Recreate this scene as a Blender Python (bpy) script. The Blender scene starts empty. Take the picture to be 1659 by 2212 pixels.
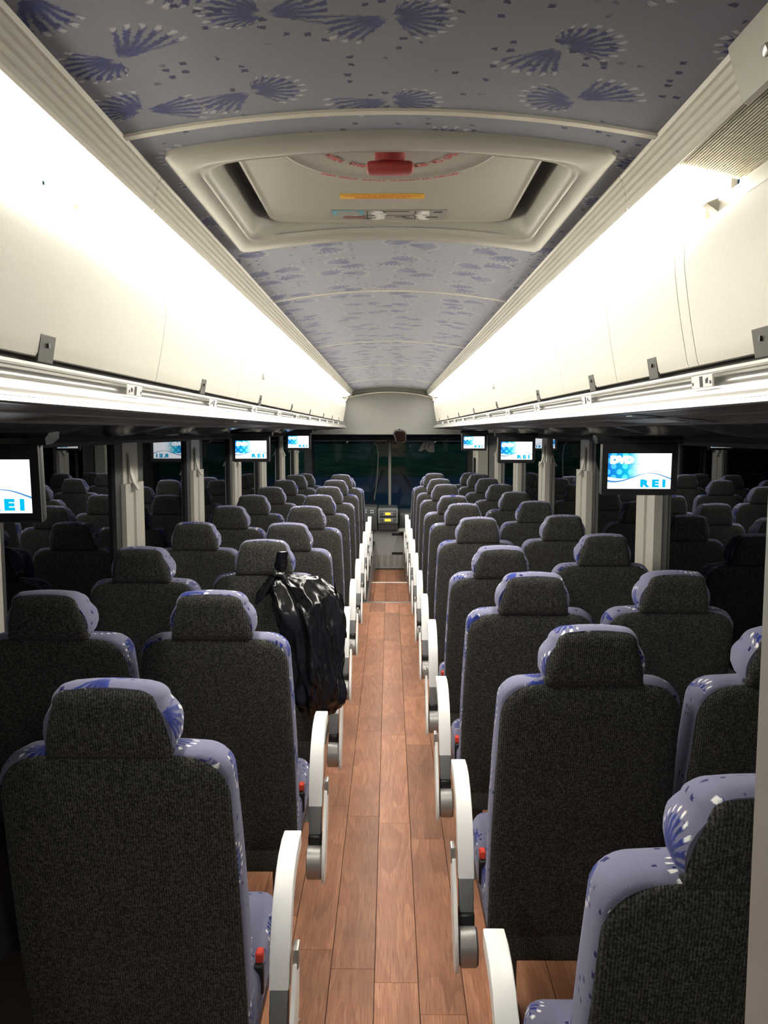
import bpy, bmesh, math, random
from mathutils import Vector, Matrix, noise
random.seed(7)
S = bpy.context.scene
COL = S.collection
rad = math.radians
H = 1.56                      # eye height of the camera above the aisle floor

# ------------------------------------------------------------------ camera
cam_d = bpy.data.cameras.new('camera'); cam = bpy.data.objects.new('camera', cam_d); COL.objects.link(cam)
cam_d.sensor_fit = 'HORIZONTAL'; cam_d.sensor_width = 36.0; cam_d.lens = 1800.0 / 1659.0 * 36.0
cam_d.clip_start = 0.02; cam_d.clip_end = 400
cam.location = (0, 0, H); cam.rotation_euler = (rad(90 - 5.521), 0, rad(0.396))
S.camera = cam

# ------------------------------------------------------------------ world, exposure
w = bpy.data.worlds.new('night_sky'); S.world = w; w.use_nodes = True
w.node_tree.nodes['Background'].inputs[0].default_value = (0.10, 0.22, 0.34, 1)
w.node_tree.nodes['Background'].inputs[1].default_value = 0.30
LAMP = 48.0                   # strength of the strip-light lenses
vs = S.view_settings
vs.view_transform = 'Standard'; vs.look = 'None'; vs.exposure = 0.0; vs.gamma = 1.0; vs.use_curve_mapping = False

# ------------------------------------------------------------------ helpers
def setp(o, label=None, cat=None, group=None, kind=None):
    if label: o['label'] = label
    if cat: o['category'] = cat
    if group: o['group'] = group
    if kind: o['kind'] = kind
    return o

def empty(name, loc=(0, 0, 0), rz=0.0):
    o = bpy.data.objects.new(name, None); COL.objects.link(o)
    o.empty_display_size = 0.1; o.location = loc; o.rotation_euler = (0, 0, rz)
    return o

class MB:
    def __init__(s): s.bm = bmesh.new()
    def poly(s, pts):
        vs_ = [s.bm.verts.new(p) for p in pts]
        s.bm.faces.new(vs_); return s
    def box(s, x0, x1, y0, y1, z0, z1, bev=0.0, seg=1, M=None):
        v = [s.bm.verts.new((x, y, z)) for x in (x0, x1) for y in (y0, y1) for z in (z0, z1)]
        F = [(0, 1, 3, 2), (4, 6, 7, 5), (0, 4, 5, 1), (2, 3, 7, 6), (0, 2, 6, 4), (1, 5, 7, 3)]
        fs = [s.bm.faces.new([v[i] for i in f]) for f in F]
        vv = v
        if bev > 0:
            es = list({e for f in fs for e in f.edges})
            r = bmesh.ops.bevel(s.bm, geom=es, offset=bev, segments=seg, profile=0.5, affect='EDGES')
            vv = list({q for f in r['faces'] for q in f.verts} | {q for q in v if q.is_valid})
        if M is not None: bmesh.ops.transform(s.bm, matrix=M, verts=vv)
        return s
    def ext(s, pts, y0, y1, axis='y'):
        """closed polygon (a,b) extruded along an axis"""
        def P(a, b, c):
            return (a, c, b) if axis == 'y' else ((c, a, b) if axis == 'x' else (a, b, c))
        A = [s.bm.verts.new(P(a, b, y0)) for a, b in pts]; B = [s.bm.verts.new(P(a, b, y1)) for a, b in pts]
        n = len(pts)
        for i in range(n):
            s.bm.faces.new((A[i], A[(i + 1) % n], B[(i + 1) % n], B[i]))
        s.bm.faces.new(A); s.bm.faces.new(B[::-1]); return s
    def rings(s, rs, cap=True, closed=True):
        V = [[s.bm.verts.new(p) for p in r] for r in rs]
        n = len(rs[0])
        for k in range(len(V) - 1):
            for i in range(n if closed else n - 1):
                s.bm.faces.new((V[k][i], V[k][(i + 1) % n], V[k + 1][(i + 1) % n], V[k + 1][i]))
        if cap:
            s.bm.faces.new(V[0][::-1]); s.bm.faces.new(V[-1])
        return s
    def tube(s, path, r, n=8):
        path = [Vector(p) for p in path]; rs = []
        for i, p in enumerate(path):
            d = (path[min(i + 1, len(path) - 1)] - path[max(i - 1, 0)]).normalized()
            a = Vector((0, 0, 1)) if abs(d.z) < 0.9 else Vector((1, 0, 0))
            u = d.cross(a).normalized(); v = d.cross(u)
            ri = r[i] if isinstance(r, (list, tuple)) else r
            rs.append([p + (u * math.cos(t * 2 * math.pi / n) + v * math.sin(t * 2 * math.pi / n)) * ri for t in range(n)])
        return s.rings(rs)
    def grid(s, P):
        V = [[s.bm.verts.new(p) for p in r] for r in P]
        for k in range(len(V) - 1):
            for i in range(len(V[0]) - 1):
                s.bm.faces.new((V[k][i], V[k][i + 1], V[k + 1][i + 1], V[k + 1][i]))
        return s
    def mesh(s, name, mat, sharp=38, uv=False, recalc=True):
        bm = s.bm
        if recalc: bmesh.ops.recalc_face_normals(bm, faces=bm.faces)
        bm.normal_update()
        for f in bm.faces: f.smooth = True
        for e in bm.edges:
            if len(e.link_faces) == 2 and e.calc_face_angle(0) > rad(sharp): e.smooth = False
        if uv:
            L = bm.loops.layers.uv.new('UVMap')
            for f in bm.faces:
                n = f.normal; ax = max(range(3), key=lambda i: abs(n[i]))
                for l in f.loops:
                    c = l.vert.co
                    l[L].uv = ((c.y, c.z), (c.x, c.z), (c.x, c.y))[ax]
        me = bpy.data.meshes.new(name); bm.to_mesh(me); bm.free()
        if mat: me.materials.append(mat)
        return me
    def build(s, name, mat, parent=None, **k):
        return put(name, s.mesh(name, mat, **k), parent)

def put(name, me, parent=None, loc=None, rot=None):
    o = bpy.data.objects.new(name, me); COL.objects.link(o)
    if parent: o.parent = parent
    if loc: o.location = loc
    if rot: o.rotation_euler = rot
    return o

def struct(o): o['kind'] = 'structure'; return o

def text_mesh(txt, size, mat, bold=0.0, sx=1.0):
    c = bpy.data.curves.new('lettering', 'FONT'); c.body = txt; c.size = size; c.align_x = 'CENTER'; c.align_y = 'CENTER'
    c.offset = bold; c.resolution_u = 2
    o = bpy.data.objects.new('tmp_lettering', c); COL.objects.link(o)
    dg = bpy.context.evaluated_depsgraph_get(); dg.update()
    me = bpy.data.meshes.new_from_object(o.evaluated_get(dg))
    bpy.data.objects.remove(o); bpy.data.curves.remove(c)
    me.name = 'lettering'
    if sx != 1.0:
        for v in me.vertices: v.co.x *= sx
    me.materials.clear(); me.materials.append(mat)
    return me

# ------------------------------------------------------------------ materials
def mat(name, col=(.5, .5, .5), rough=.5, metal=0.0, spec=.5, emit=None, es=0.0, sheen=0.0, coat=0.0):
    m = bpy.data.materials.new(name); m.use_nodes = True
    b = m.node_tree.nodes['Principled BSDF']
    b.inputs['Base Color'].default_value = (*col, 1); b.inputs['Roughness'].default_value = rough
    b.inputs['Metallic'].default_value = metal; b.inputs['Specular IOR Level'].default_value = spec
    if sheen: b.inputs['Sheen Weight'].default_value = sheen; b.inputs['Sheen Tint'].default_value = (.82, .86, 1, 1)
    if coat: b.inputs['Coat Weight'].default_value = coat
    if emit: b.inputs['Emission Color'].default_value = (*emit, 1); b.inputs['Emission Strength'].default_value = es
    return m

class NT:
    """small node-writing helper"""
    def __init__(s, m): s.t = m.node_tree; s.n = s.t.nodes; s.b = s.n.get('Principled BSDF')
    def node(s, typ, **k):
        x = s.n.new(typ)
        for a, v in k.items(): setattr(x, a, v)
        return x
    def link(s, a, b): s.t.links.new(a, b)
    def val(s, sock, v):
        if isinstance(v, (int, float)): sock.default_value = v
        elif isinstance(v, (tuple, list)): sock.default_value = v
        else: s.link(v, sock)
    def m(s, op, a, b=None, c=None, clamp=False):
        x = s.node('ShaderNodeMath', operation=op); x.use_clamp = clamp
        s.val(x.inputs[0], a)
        if b is not None: s.val(x.inputs[1], b)
        if c is not None: s.val(x.inputs[2], c)
        return x.outputs[0]
    def vm(s, op, a, b=None):
        x = s.node('ShaderNodeVectorMath', operation=op); s.val(x.inputs[0], a)
        if b is not None: s.val(x.inputs[1], b)
        return x.outputs['Value'] if op in ('LENGTH', 'DOT_PRODUCT') else x.outputs[0]
    def mix(s, f, a, b):
        x = s.node('ShaderNodeMix', data_type='RGBA'); s.val(x.inputs[0], f)
        for k, v in ((6, a), (7, b)):
            if isinstance(v, (tuple, list)): x.inputs[k].default_value = (*v[:3], 1)
            else: s.link(v, x.inputs[k])
        return x.outputs[2]
    def step(s, v, a, b):     # smooth step a..b
        x = s.node('ShaderNodeMapRange', interpolation_type='SMOOTHSTEP'); s.val(x.inputs[0], v)
        x.inputs[1].default_value = a; x.inputs[2].default_value = b
        return x.outputs[0]
    def bump(s, h, dist=.001, strength=1.0):
        x = s.node('ShaderNodeBump'); x.inputs['Distance'].default_value = dist; x.inputs['Strength'].default_value = strength
        s.link(h, x.inputs['Height']); s.link(x.outputs[0], s.b.inputs['Normal'])
    def noise(s, vec, scale, detail=2.0, rough=.5, dim='3D'):
        x = s.node('ShaderNodeTexNoise', noise_dimensions=dim); x.inputs['Scale'].default_value = scale
        x.inputs['Detail'].default_value = detail; x.inputs['Roughness'].default_value = rough
        if vec is not None: s.link(vec, x.inputs['Vector'])
        return x.outputs['Fac']

def fan_fabric(name, base, blue, tip, use_obj_random, cell, fuzz, sq=1.0, sheen=0.0):
    """woven coach moquette: pairs of striped blue fans with pale fringe and scattered dark squares"""
    m = mat(name, base, .9, spec=.05, sheen=sheen); N = NT(m)
    tc = N.node('ShaderNodeTexCoord'); v = tc.outputs['UV']
    if use_obj_random:
        oi = N.node('ShaderNodeObjectInfo'); r = N.m('MULTIPLY', oi.outputs['Random'], 7.3)
        cx = N.node('ShaderNodeCombineXYZ'); N.link(r, cx.inputs[0]); N.link(N.m('MULTIPLY', r, 1.7), cx.inputs[1])
        v = N.vm('ADD', v, cx.outputs[0])
    wob = N.node('ShaderNodeTexNoise', noise_dimensions='2D'); wob.inputs['Scale'].default_value = 90; wob.inputs['Detail'].default_value = 2
    N.link(v, wob.inputs['Vector'])
    vw = N.vm('ADD', v, N.vm('SCALE', N.vm('SUBTRACT', wob.outputs['Color'], (.5, .5, .5))))
    vw.node.inputs[1].links[0].from_node.inputs['Scale'].default_value = fuzz
    vo = N.node('ShaderNodeTexVoronoi', voronoi_dimensions='2D'); vo.inputs['Scale'].default_value = 1.0 / cell; vo.inputs['Randomness'].default_value = .55
    N.link(vw, vo.inputs['Vector'])
    loc = N.vm('SUBTRACT', vw, vo.outputs['Position'])
    sp = N.node('ShaderNodeSeparateXYZ'); N.link(loc, sp.inputs[0])
    sc = N.node('ShaderNodeSeparateColor'); N.link(vo.outputs['Color'], sc.inputs[0])
    x, y = sp.outputs[0], sp.outputs[1]
    ang0 = N.m('ADD', N.m('ARCTAN2', y, x), N.m('MULTIPLY', sc.outputs[0], 6.2832))
    rr = N.m('SQRT', N.m('ADD', N.m('MULTIPLY', x, x), N.m('MULTIPLY', y, y)))
    def fan(centre, half, r1, nst):
        a = N.m('WRAP', N.m('SUBTRACT', ang0, centre), math.pi, -math.pi)
        aa = N.m('ABSOLUTE', a)
        edge = N.m('SUBTRACT', r1, N.m('MULTIPLY', N.m('MULTIPLY', N.m('SUBTRACT', a, .35), N.m('SUBTRACT', a, .35)), r1 * .24))
        q = N.m('DIVIDE', rr, edge)
        ina = N.step(aa, half, half - .12)
        st = N.m('SINE', N.m('ADD', N.m('MULTIPLY', a, nst), N.m('MULTIPLY', rr, 45)))
        fill = N.m('MULTIPLY', ina, N.step(q, 1.0, .9))
        fill = N.m('MULTIPLY', fill, N.step(q, .06, .2))
        outer = N.step(q, .3, .75)
        gaps = N.m('SUBTRACT', 1.0, N.m('MULTIPLY', outer, N.step(st, .35, -.6)))
        body = N.m('MULTIPLY', fill, gaps)
        tips = N.m('MULTIPLY', N.m('MULTIPLY', ina, N.m('MULTIPLY', N.step(q, .84, .95), N.step(q, 1.06, 1.0))), N.step(st, .1, .7))
        return body, tips
    b1, t1 = fan(0.0, 1.25, cell * .38, 26.0)
    b2, t2 = fan(2.75, .62, cell * .48, 30.0)
    body = N.m('MAXIMUM', b1, b2); tips = N.m('MAXIMUM', t1, t2)
    # scattered little dark squares
    v2 = N.node('ShaderNodeTexVoronoi', voronoi_dimensions='2D', distance='CHEBYCHEV'); v2.inputs['Scale'].default_value = 34 * .25 / cell; v2.inputs['Randomness'].default_value = .8
    N.link(vw, v2.inputs['Vector'])
    c2 = N.node('ShaderNodeSeparateColor'); N.link(v2.outputs['Color'], c2.inputs[0])
    clus = N.step(N.noise(v, 9 * .25 / cell, 1.0, dim='2D'), .5, .56)
    sqm = N.m('MULTIPLY', N.m('MULTIPLY', N.step(v2.outputs['Distance'], .2, .16), N.step(c2.outputs[0], .6, .62)), clus)
    sqm = N.m('MULTIPLY', sqm, sq)
    grain = N.noise(v, 420, 2.0, dim='2D')
    col = N.mix(N.m('MULTIPLY', grain, .5), base, tuple(c * .62 for c in base))
    col = N.mix(sqm, col, tuple(c * .25 for c in blue[:2]) + (blue[2] * .4,))
    shade = N.mix(N.step(N.noise(v, 60, 1, dim='2D'), .3, .7), blue, tuple(c * .6 for c in blue))
    col = N.mix(body, col, shade); col = N.mix(tips, col, tip)
    N.link(col, N.b.inputs['Base Color'])
    N.bump(N.m('ADD', grain, N.m('MULTIPLY', N.m('MAXIMUM', body, tips), .6)), .0012, .5)
    return m

M_CEIL = fan_fabric('ceiling_moquette', (.16, .162, .195), (.018, .024, .12), (.30, .30, .32), False, .25, .010, sheen=.22)
M_SEAT = fan_fabric('seat_moquette', (.165, .165, .25), (.02, .035, .20), (.75, .74, .72), True, .19, .006, sheen=.12)

def charcoal():
    m = mat('charcoal_knit', (.05, .05, .05), .95, spec=.05, sheen=.06); N = NT(m)
    tc = N.node('ShaderNodeTexCoord'); v = tc.outputs['Object']
    wv = N.node('ShaderNodeTexWave', wave_type='BANDS', bands_direction='X'); wv.inputs['Scale'].default_value = 70
    wv.inputs['Distortion'].default_value = 3.0; wv.inputs['Detail'].default_value = 2; wv.inputs['Detail Scale'].default_value = 6
    N.link(v, wv.inputs['Vector'])
    sp = N.noise(v, 240, 3, .75); big = N.noise(v, 7, 2)
    f = N.m('ADD', N.m('MULTIPLY', wv.outputs['Fac'], .16), N.m('MULTIPLY', sp, 1.05))
    col = N.mix(N.step(f, .45, .95), (.018, .018, .017), (.172, .168, .146))
    col = N.mix(N.m('MULTIPLY', big, .35), col, (.03, .031, .03))
    N.link(col, N.b.inputs['Base Color'])
    N.bump(f, .0016, .7)
    return m
M_CHAR = charcoal()

def wood():
    m = mat('vinyl_plank', (.3, .13, .07), .42, spec=.35); N = NT(m)
    tc = N.node('ShaderNodeTexCoord'); oi = N.node('ShaderNodeObjectInfo'); rnd = oi.outputs['Random']
    cx = N.node('ShaderNodeCombineXYZ'); N.link(N.m('MULTIPLY', rnd, 31.0), cx.inputs[0]); N.link(N.m('MULTIPLY', rnd, 57.0), cx.inputs[1])
    v = N.vm('ADD', tc.outputs['Object'], cx.outputs[0])
    mp = N.node('ShaderNodeMapping'); mp.inputs['Scale'].default_value = (1, .16, 1); N.link(v, mp.inputs[0])
    lo = N.node('ShaderNodeTexNoise'); lo.inputs['Scale'].default_value = 9; lo.inputs['Detail'].default_value = 1.5; N.link(mp.outputs[0], lo.inputs['Vector'])
    ringv = N.m('FRACT', N.m('MULTIPLY', lo.outputs['Fac'], 7.0))
    ring = N.step(ringv, .0, 1.0)
    mp2 = N.node('ShaderNodeMapping'); mp2.inputs['Scale'].default_value = (1, .035, 1); N.link(v, mp2.inputs[0])
    fine = N.noise(mp2.outputs[0], 260, 3, .6)
    big = N.noise(v, 4.0, 2)
    col = N.mix(ring, (.46, .215, .115), (.36, .155, .082))
    col = N.mix(N.step(fine, .4, .75), col, (.24, .095, .052))
    col = N.mix(N.m('MULTIPLY', N.step(big, .4, .75), .45), col, (.19, .085, .052))
    hs = N.node('ShaderNodeHueSaturation'); N.link(col, hs.inputs['Color'])
    N.link(N.m('ADD', .78, N.m('MULTIPLY', rnd, .45)), hs.inputs['Value'])
    N.link(hs.outputs[0], N.b.inputs['Base Color'])
    N.bump(fine, .0004, .4)
    return m
M_WOOD = wood()

def speck(name, col, rough, amt=.12, scale=300, bump=.0003, **k):
    m = mat(name, col, rough, **k); N = NT(m); tc = N.node('ShaderNodeTexCoord')
    n = N.noise(tc.outputs['Object'], scale, 3, .6); g = N.noise(tc.outputs['Object'], 3.0, 3, .6)
    c = N.mix(N.m('MULTIPLY', n, amt * 2), col, tuple(x * .7 for x in col))
    c = N.mix(N.m('MULTIPLY', g, amt), c, tuple(x * .75 for x in col))
    N.link(c, N.b.inputs['Base Color']); N.bump(n, bump, .5)
    return m
M_LID = speck('cream_moulded_plastic', (.80, .77, .69), .5, .08, 120, .0006)
M_TRIM = speck('cream_trim', (.62, .60, .53), .45, .06)
M_HATCH = speck('grey_moulded_plastic', (.31, .30, .27), .42, .06)
M_ALU = speck('brushed_aluminium', (.46, .455, .43), .32, .1, 200, .0002, metal=.85)
M_ALUD = speck('dull_aluminium', (.42, .42, .40), .4, .15, 150, .0003, metal=.7)
M_LENS = speck('ribbed_lens', (.74, .70, .60), .35, .04)
M_BODY = mat('rack_shadow_gap', (.02, .02, .02), .8)
M_UNDER = speck('grey_brown_underside', (.20, .19, .17), .5, .1)
M_GLOSS = mat('gloss_black_service_panel', (.02, .021, .023), .16, spec=.5)
M_WHITE = speck('white_moulded_arm', (.80, .80, .77), .4, .04, 500, .0001)
M_GREY = speck('mid_grey_plastic', (.20, .21, .21), .45, .06)
M_DGREY = speck('dark_grey_plastic', (.06, .062, .062), .5, .08)
M_BLACK = mat('black_plastic', (.012, .012, .013), .5)
M_LATCH = speck('taupe_latch_plastic', (.055, .052, .044), .5, .08)
M_DRUM = speck('satin_grey_metal', (.38, .37, .35), .38, .08, metal=.5)
M_PILL = speck('pillar_vinyl', (.34, .33, .285), .5, .08)
M_WALL = speck('dark_side_lining', (.035, .036, .038), .8, .1)
M_BULK = speck('bulkhead_grey', (.155, .155, .14), .55, .05)
M_BOX = speck('steel_grey_paint', (.34, .345, .34), .45, .06)
M_SHEET = speck('riveted_steel', (.35, .34, .32), .35, .2, 60, .0005, metal=.7)
M_RED = mat('red_plastic', (.22, .02, .02), .45)
M_ORANGE = mat('red_buckle', (.75, .06, .03), .4)
M_YEL = mat('yellow_sticker', (.62, .36, .03), .5)
M_REDTXT = mat('red_print', (.36, .05, .05), .6)
M_ORTXT = mat('orange_print', (.55, .18, .02), .6)
M_BLKTXT = mat('black_print', (.03, .03, .035), .6)
M_PAPER = mat('white_plate', (.85, .85, .82), .45)
M_CLEAR = mat('worn_clear_sticker', (.26, .255, .23), .3)
M_BLUEP = mat('blue_print', (.10, .32, .42), .5)
M_BROWNP = mat('brown_print', (.16, .07, .06), .5)
M_STRAP = mat('floor_gap', (.02, .012, .01), .8)
M_AMBER = mat('amber_display', (.1, .05, 0), .4, emit=(1, .48, .03), es=2.0)
M_BTN = mat('lit_button', (.3, .3, .3), .4, emit=(.8, .9, 1), es=.5)
M_RIB = mat('rubber_black', (.01, .01, .011), .6)

def bag_mat():
    m = mat('black_bin_liner', (.005, .005, .006), .2, spec=.5); N = NT(m)
    tc = N.node('ShaderNodeTexCoord')
    mp = N.node('ShaderNodeMapping'); mp.inputs['Scale'].default_value = (1, 1, .45); N.link(tc.outputs['Object'], mp.inputs[0])
    vo = N.node('ShaderNodeTexVoronoi', feature='DISTANCE_TO_EDGE'); vo.inputs['Scale'].default_value = 11; N.link(mp.outputs[0], vo.inputs['Vector'])
    n = N.noise(mp.outputs[0], 14, 2, .5)
    N.bump(N.m('ADD', n, N.m('MULTIPLY', N.step(vo.outputs['Distance'], .0, .12), .12)), .02, .35)
    return m
M_BAG = bag_mat()

def lens_lit():
    m = bpy.data.materials.new('lit_lens'); m.use_nodes = True; N = NT(m)
    b = N.b; b.inputs['Base Color'].default_value = (.8, .78, .7, 1); b.inputs['Roughness'].default_value = .4
    b.inputs['Emission Color'].default_value = (1.0, .955, .87, 1); b.inputs['Emission Strength'].default_value = LAMP
    return m
M_LIT = lens_lit()

def lens_unlit():
    m = bpy.data.materials.new('ribbed_lens_unlit'); m.use_nodes = True; t = m.node_tree
    b = t.nodes['Principled BSDF']; b.inputs['Base Color'].default_value = (.82, .79, .70, 1); b.inputs['Roughness'].default_value = .3
    tr = t.nodes.new('ShaderNodeBsdfTranslucent'); tr.inputs[0].default_value = (.85, .82, .72, 1)
    mx = t.nodes.new('ShaderNodeMixShader'); mx.inputs[0].default_value = .3
    o = t.nodes['Material Output']
    t.links.new(b.outputs[0], mx.inputs[1]); t.links.new(tr.outputs[0], mx.inputs[2]); t.links.new(mx.outputs[0], o.inputs[0])
    return m
M_LENS = lens_unlit()

def glass_mat(name, tint, ior, rough=0.0):
    m = bpy.data.materials.new(name); m.use_nodes = True; t = m.node_tree; t.nodes.clear()
    o = t.nodes.new('ShaderNodeOutputMaterial'); mx = t.nodes.new('ShaderNodeMixShader'); fr = t.nodes.new('ShaderNodeFresnel')
    tr = t.nodes.new('ShaderNodeBsdfTransparent'); gl = t.nodes.new('ShaderNodeBsdfGlossy')
    fr.inputs[0].default_value = ior; tr.inputs[0].default_value = (*tint, 1); gl.inputs['Roughness'].default_value = rough
    gl.inputs[0].default_value = (.92, .95, 1, 1)
    t.links.new(fr.outputs[0], mx.inputs[0]); t.links.new(tr.outputs[0], mx.inputs[1]); t.links.new(gl.outputs[0], mx.inputs[2])
    t.links.new(mx.outputs[0], o.inputs[0])
    return m
M_GLASS = glass_mat('tinted_side_glass', (.16, .19, .21), 1.9)
M_WIND = glass_mat('windscreen_glass', (.75, .85, .85), 1.45)

def screen_mat():
    m = bpy.data.materials.new('screen_picture'); m.use_nodes = True; N = NT(m); b = N.b
    tc = N.node('ShaderNodeTexCoord'); sp = N.node('ShaderNodeSeparateXYZ'); N.link(tc.outputs['UV'], sp.inputs[0])
    u, v = sp.outputs[0], sp.outputs[1]
    # picture waves: the blue part ends at a curve, a second thin curve runs below it
    wave = N.m('ADD', .36, N.m('MULTIPLY', N.m('SINE', N.m('ADD', N.m('MULTIPLY', u, 4.6), 3.5)), .075))
    dots_region = N.m('MULTIPLY', N.step(v, -.0, .01), N.m('GREATER_THAN', v, wave))
    fade = N.step(u, .66, .30)
    # staggered round dots
    cu = N.m('MULTIPLY', u, 11.0); cv = N.m('MULTIPLY', v, 6.3)
    a1 = N.m('ADD', cu, cv); a2 = N.m('SUBTRACT', cu, cv)
    fu = N.m('SUBTRACT', N.m('FRACT', N.m('MULTIPLY', a1, .5)), .5); fv = N.m('SUBTRACT', N.m('FRACT', N.m('MULTIPLY', a2, .5)), .5)
    d = N.m('SQRT', N.m('ADD', N.m('MULTIPLY', fu, fu), N.m('MULTIPLY', fv, fv)))
    dot = N.step(d, .36, .32)
    deep = N.mix(N.step(u, 0, .45), (.0, .14, .48), (.0, .40, .55))
    lite = N.mix(N.step(u, 0, .45), (.05, .36, .80), (.08, .75, .85))
    blue = N.mix(dot, deep, lite)
    white = (1.0, 1.0, 1.0)
    pic = N.mix(N.m('MULTIPLY', dots_region, fade), white, blue)
    w2 = N.m('SUBTRACT', N.m('ADD', .32, N.m('MULTIPLY', N.m('SINE', N.m('ADD', N.m('MULTIPLY', u, 5.6), 4.1)), .12)), v)
    thick = N.m('ADD', .006, N.m('MULTIPLY', N.m('ABSOLUTE', N.m('SUBTRACT', u, .62)), .035))
    line = N.m('LESS_THAN', N.m('ABSOLUTE', w2), thick)
    pic = N.mix(line, pic, (.03, .17, .42))
    b.inputs['Base Color'].default_value = (.02, .02, .02, 1); b.inputs['Roughness'].default_value = .25
    N.link(pic, b.inputs['Emission Color']); b.inputs['Emission Strength'].default_value = 1.7
    return m
M_SCREEN = screen_mat()
M_SBLUE = mat('screen_blue_letters', (.0, .02, .03), .4, emit=(.0, .42, .72), es=1.3)
M_SWHITE = mat('screen_white_letters', (.1, .1, .1), .4, emit=(1, 1, 1), es=1.7)
M_SGREY = mat('screen_small_print', (.02, .02, .02), .4, emit=(.05, .2, .35), es=.6)

# ------------------------------------------------------------------ the shell: floor
YB, YF = -1.7, 12.3           # rear and front end of the body
WX = 1.19                     # side glass
fl = MB(); fl.box(-1.22, 1.22, YB, 7.53, -.12, -.004)
floor = struct(fl.build('floor', M_STRAP))
seams = [-.676, -.550, -.424, -.298, -.171, -.043, .082, .209, .336, .462, .588]
plank_cache = {}
def plank(x0, x1, y0, y1, z, parent):
    wdt = round(x1 - x0, 3); ln = round(y1 - y0, 3); k = (wdt, ln)
    if k not in plank_cache:
        g = .0009
        plank_cache[k] = MB().box(-wdt / 2 + g, wdt / 2 - g, -ln / 2 + g * .5, ln / 2 - g * .5, -.004, .0, bev=.0006).mesh('plank', M_WOOD)
    o = put('plank', plank_cache[k], parent); o.location = ((x0 + x1) / 2, (y0 + y1) / 2, z)
offs = {4: 2.28 - .96, 5: 2.95 - 2 * .97 + .25, 6: 2.1 - .97, 3: 2.38 - .97, 7: 2.6 - .97}
for c in range(len(seams) - 1):
    y = offs.get(c, 1.0 + random.random() * .9) - .97
    if c < 2 or c > 7: y = 1.0
    while y < 7.52:
        step = .97 if c not in (3,) else random.choice((.33, .64, .97))
        if c < 2 or c > 7: step = 6.53
        e = min(y + step, 7.52)
        if e > 1.0 and e - y > .05: plank(seams[c], seams[c + 1], max(y, .6), e, .0, floor)
        y += step
# floor past the last step: two lower levels towards the driver
fl = MB(); fl.box(-.205, .205, 7.53, 9.64, -.32, -.204); fl.box(-.205, .205, 9.64, 12.2, -.52, -.404)
fl.box(-1.22, -.213, 7.53, 12.2, -.12, -.002); fl.box(.213, 1.22, 7.53, 12.2, -.12, -.002)
floor2 = struct(fl.build('floor', M_STRAP))
for c in range(3, 7):
    x0, x1 = max(seams[c], -.203), min(seams[c + 1], .203)
    for a, b, z in ((7.56, 8.3, -.2), (8.3, 9.0, -.2), (9.0, 9.62, -.2), (9.67, 10.6, -.4), (10.6, 11.75, -.4)): plank(x0, x1, a, b, z, floor2)
for k, (y, z, mm) in enumerate(((7.53, .0, M_ALUD), (9.64, -.2, M_PAPER))):
    t = MB().box(-.24, .24, y - .028, y + .01, z - .03, z + .004, bev=.002).build('trim_%d' % (k + 1), mm); struct(t)
# riveted side panels of the sunken aisle
for s, nm in ((-1, 'wall_left'), (1, 'wall_right')):
    b = MB().box(s * .209 - .004, s * .209 + .004, 7.53, 11.8, -.42, .012)
    o = struct(b.build(nm, M_SHEET))
    rv = MB()
    for i in range(22):
        y = 7.6 + i * .19
        for z in ((-.02,) if i % 2 else (-.02, -.17)):
            rv.box(s * .205 - .004, s * .205 + .004, y - .006, y + .006, z - .006, z + .006, bev=.003)
    r = rv.build('rivet', M_ALU, o); r['kind'] = 'stuff'

# ------------------------------------------------------------------ ceiling
def zc(x): return 2.168 - .048 * (abs(x) / .51) ** 2
EDGE = .512
root_c = struct(MB().grid([[(x, y, zc(x) + .016) for x in [EDGE * (i / 8 - 1) for i in range(17)]] for y in (YB, 11.66)]).build('ceiling', M_BODY, recalc=False))
hx, hy0, hy1 = .405, 1.86, 2.56     # roof hatch opening
ybr = [YB, 1.65, 3.68, 5.70, 7.72, 9.74, 11.60]
def cpanel(x0, x1, y0, y1, nx=14):
    P = [[(x0 + (x1 - x0) * i / nx, y, zc(x0 + (x1 - x0) * i / nx)) for i in range(nx + 1)] for y in (y0, y1)]
    return P
for a, b in zip(ybr[:-1], ybr[1:]):
    g = .003
    mb = MB()
    if a < hy0 < b:
        mb.grid(cpanel(-EDGE, EDGE, a + g, hy0)); mb.grid(cpanel(-EDGE, EDGE, hy1, b - g))
        mb.grid(cpanel(-EDGE, -hx, hy0, hy1, 3)); mb.grid(cpanel(hx, EDGE, hy0, hy1, 3))
    else: mb.grid(cpanel(-EDGE, EDGE, a + g, b - g))
    o = mb.build('ceiling_panel', M_CEIL, root_c, uv=True, recalc=False)
    if b < 11: 
        wd = .012 if b < 2 else .004
        P = []
        for dy, dz in ((-wd, .002), (-wd * .8, -.005), (wd * .8, -.005), (wd, .002)):
            P.append([(x, b + dy, zc(x) + dz) for x in [EDGE * (i / 10 - 1) for i in range(21)]])
        MB().grid(P).build('seam_strip', M_TRIM, root_c)
# the roof ahead of the body's opening ring (solid roof above, keeps the night out)
rb = MB().box(-.56, .56, YB, hy0 - .06, 2.24, 2.27).box(-.56, .56, hy1 + .06, 11.9, 2.24, 2.27)
rb.box(-.56, -hx - .06, hy0 - .06, hy1 + .06, 2.24, 2.27).box(hx + .06, .56, hy0 - .06, hy1 + .06, 2.24, 2.27)
struct(rb.build('ceiling', M_BODY))
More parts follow.
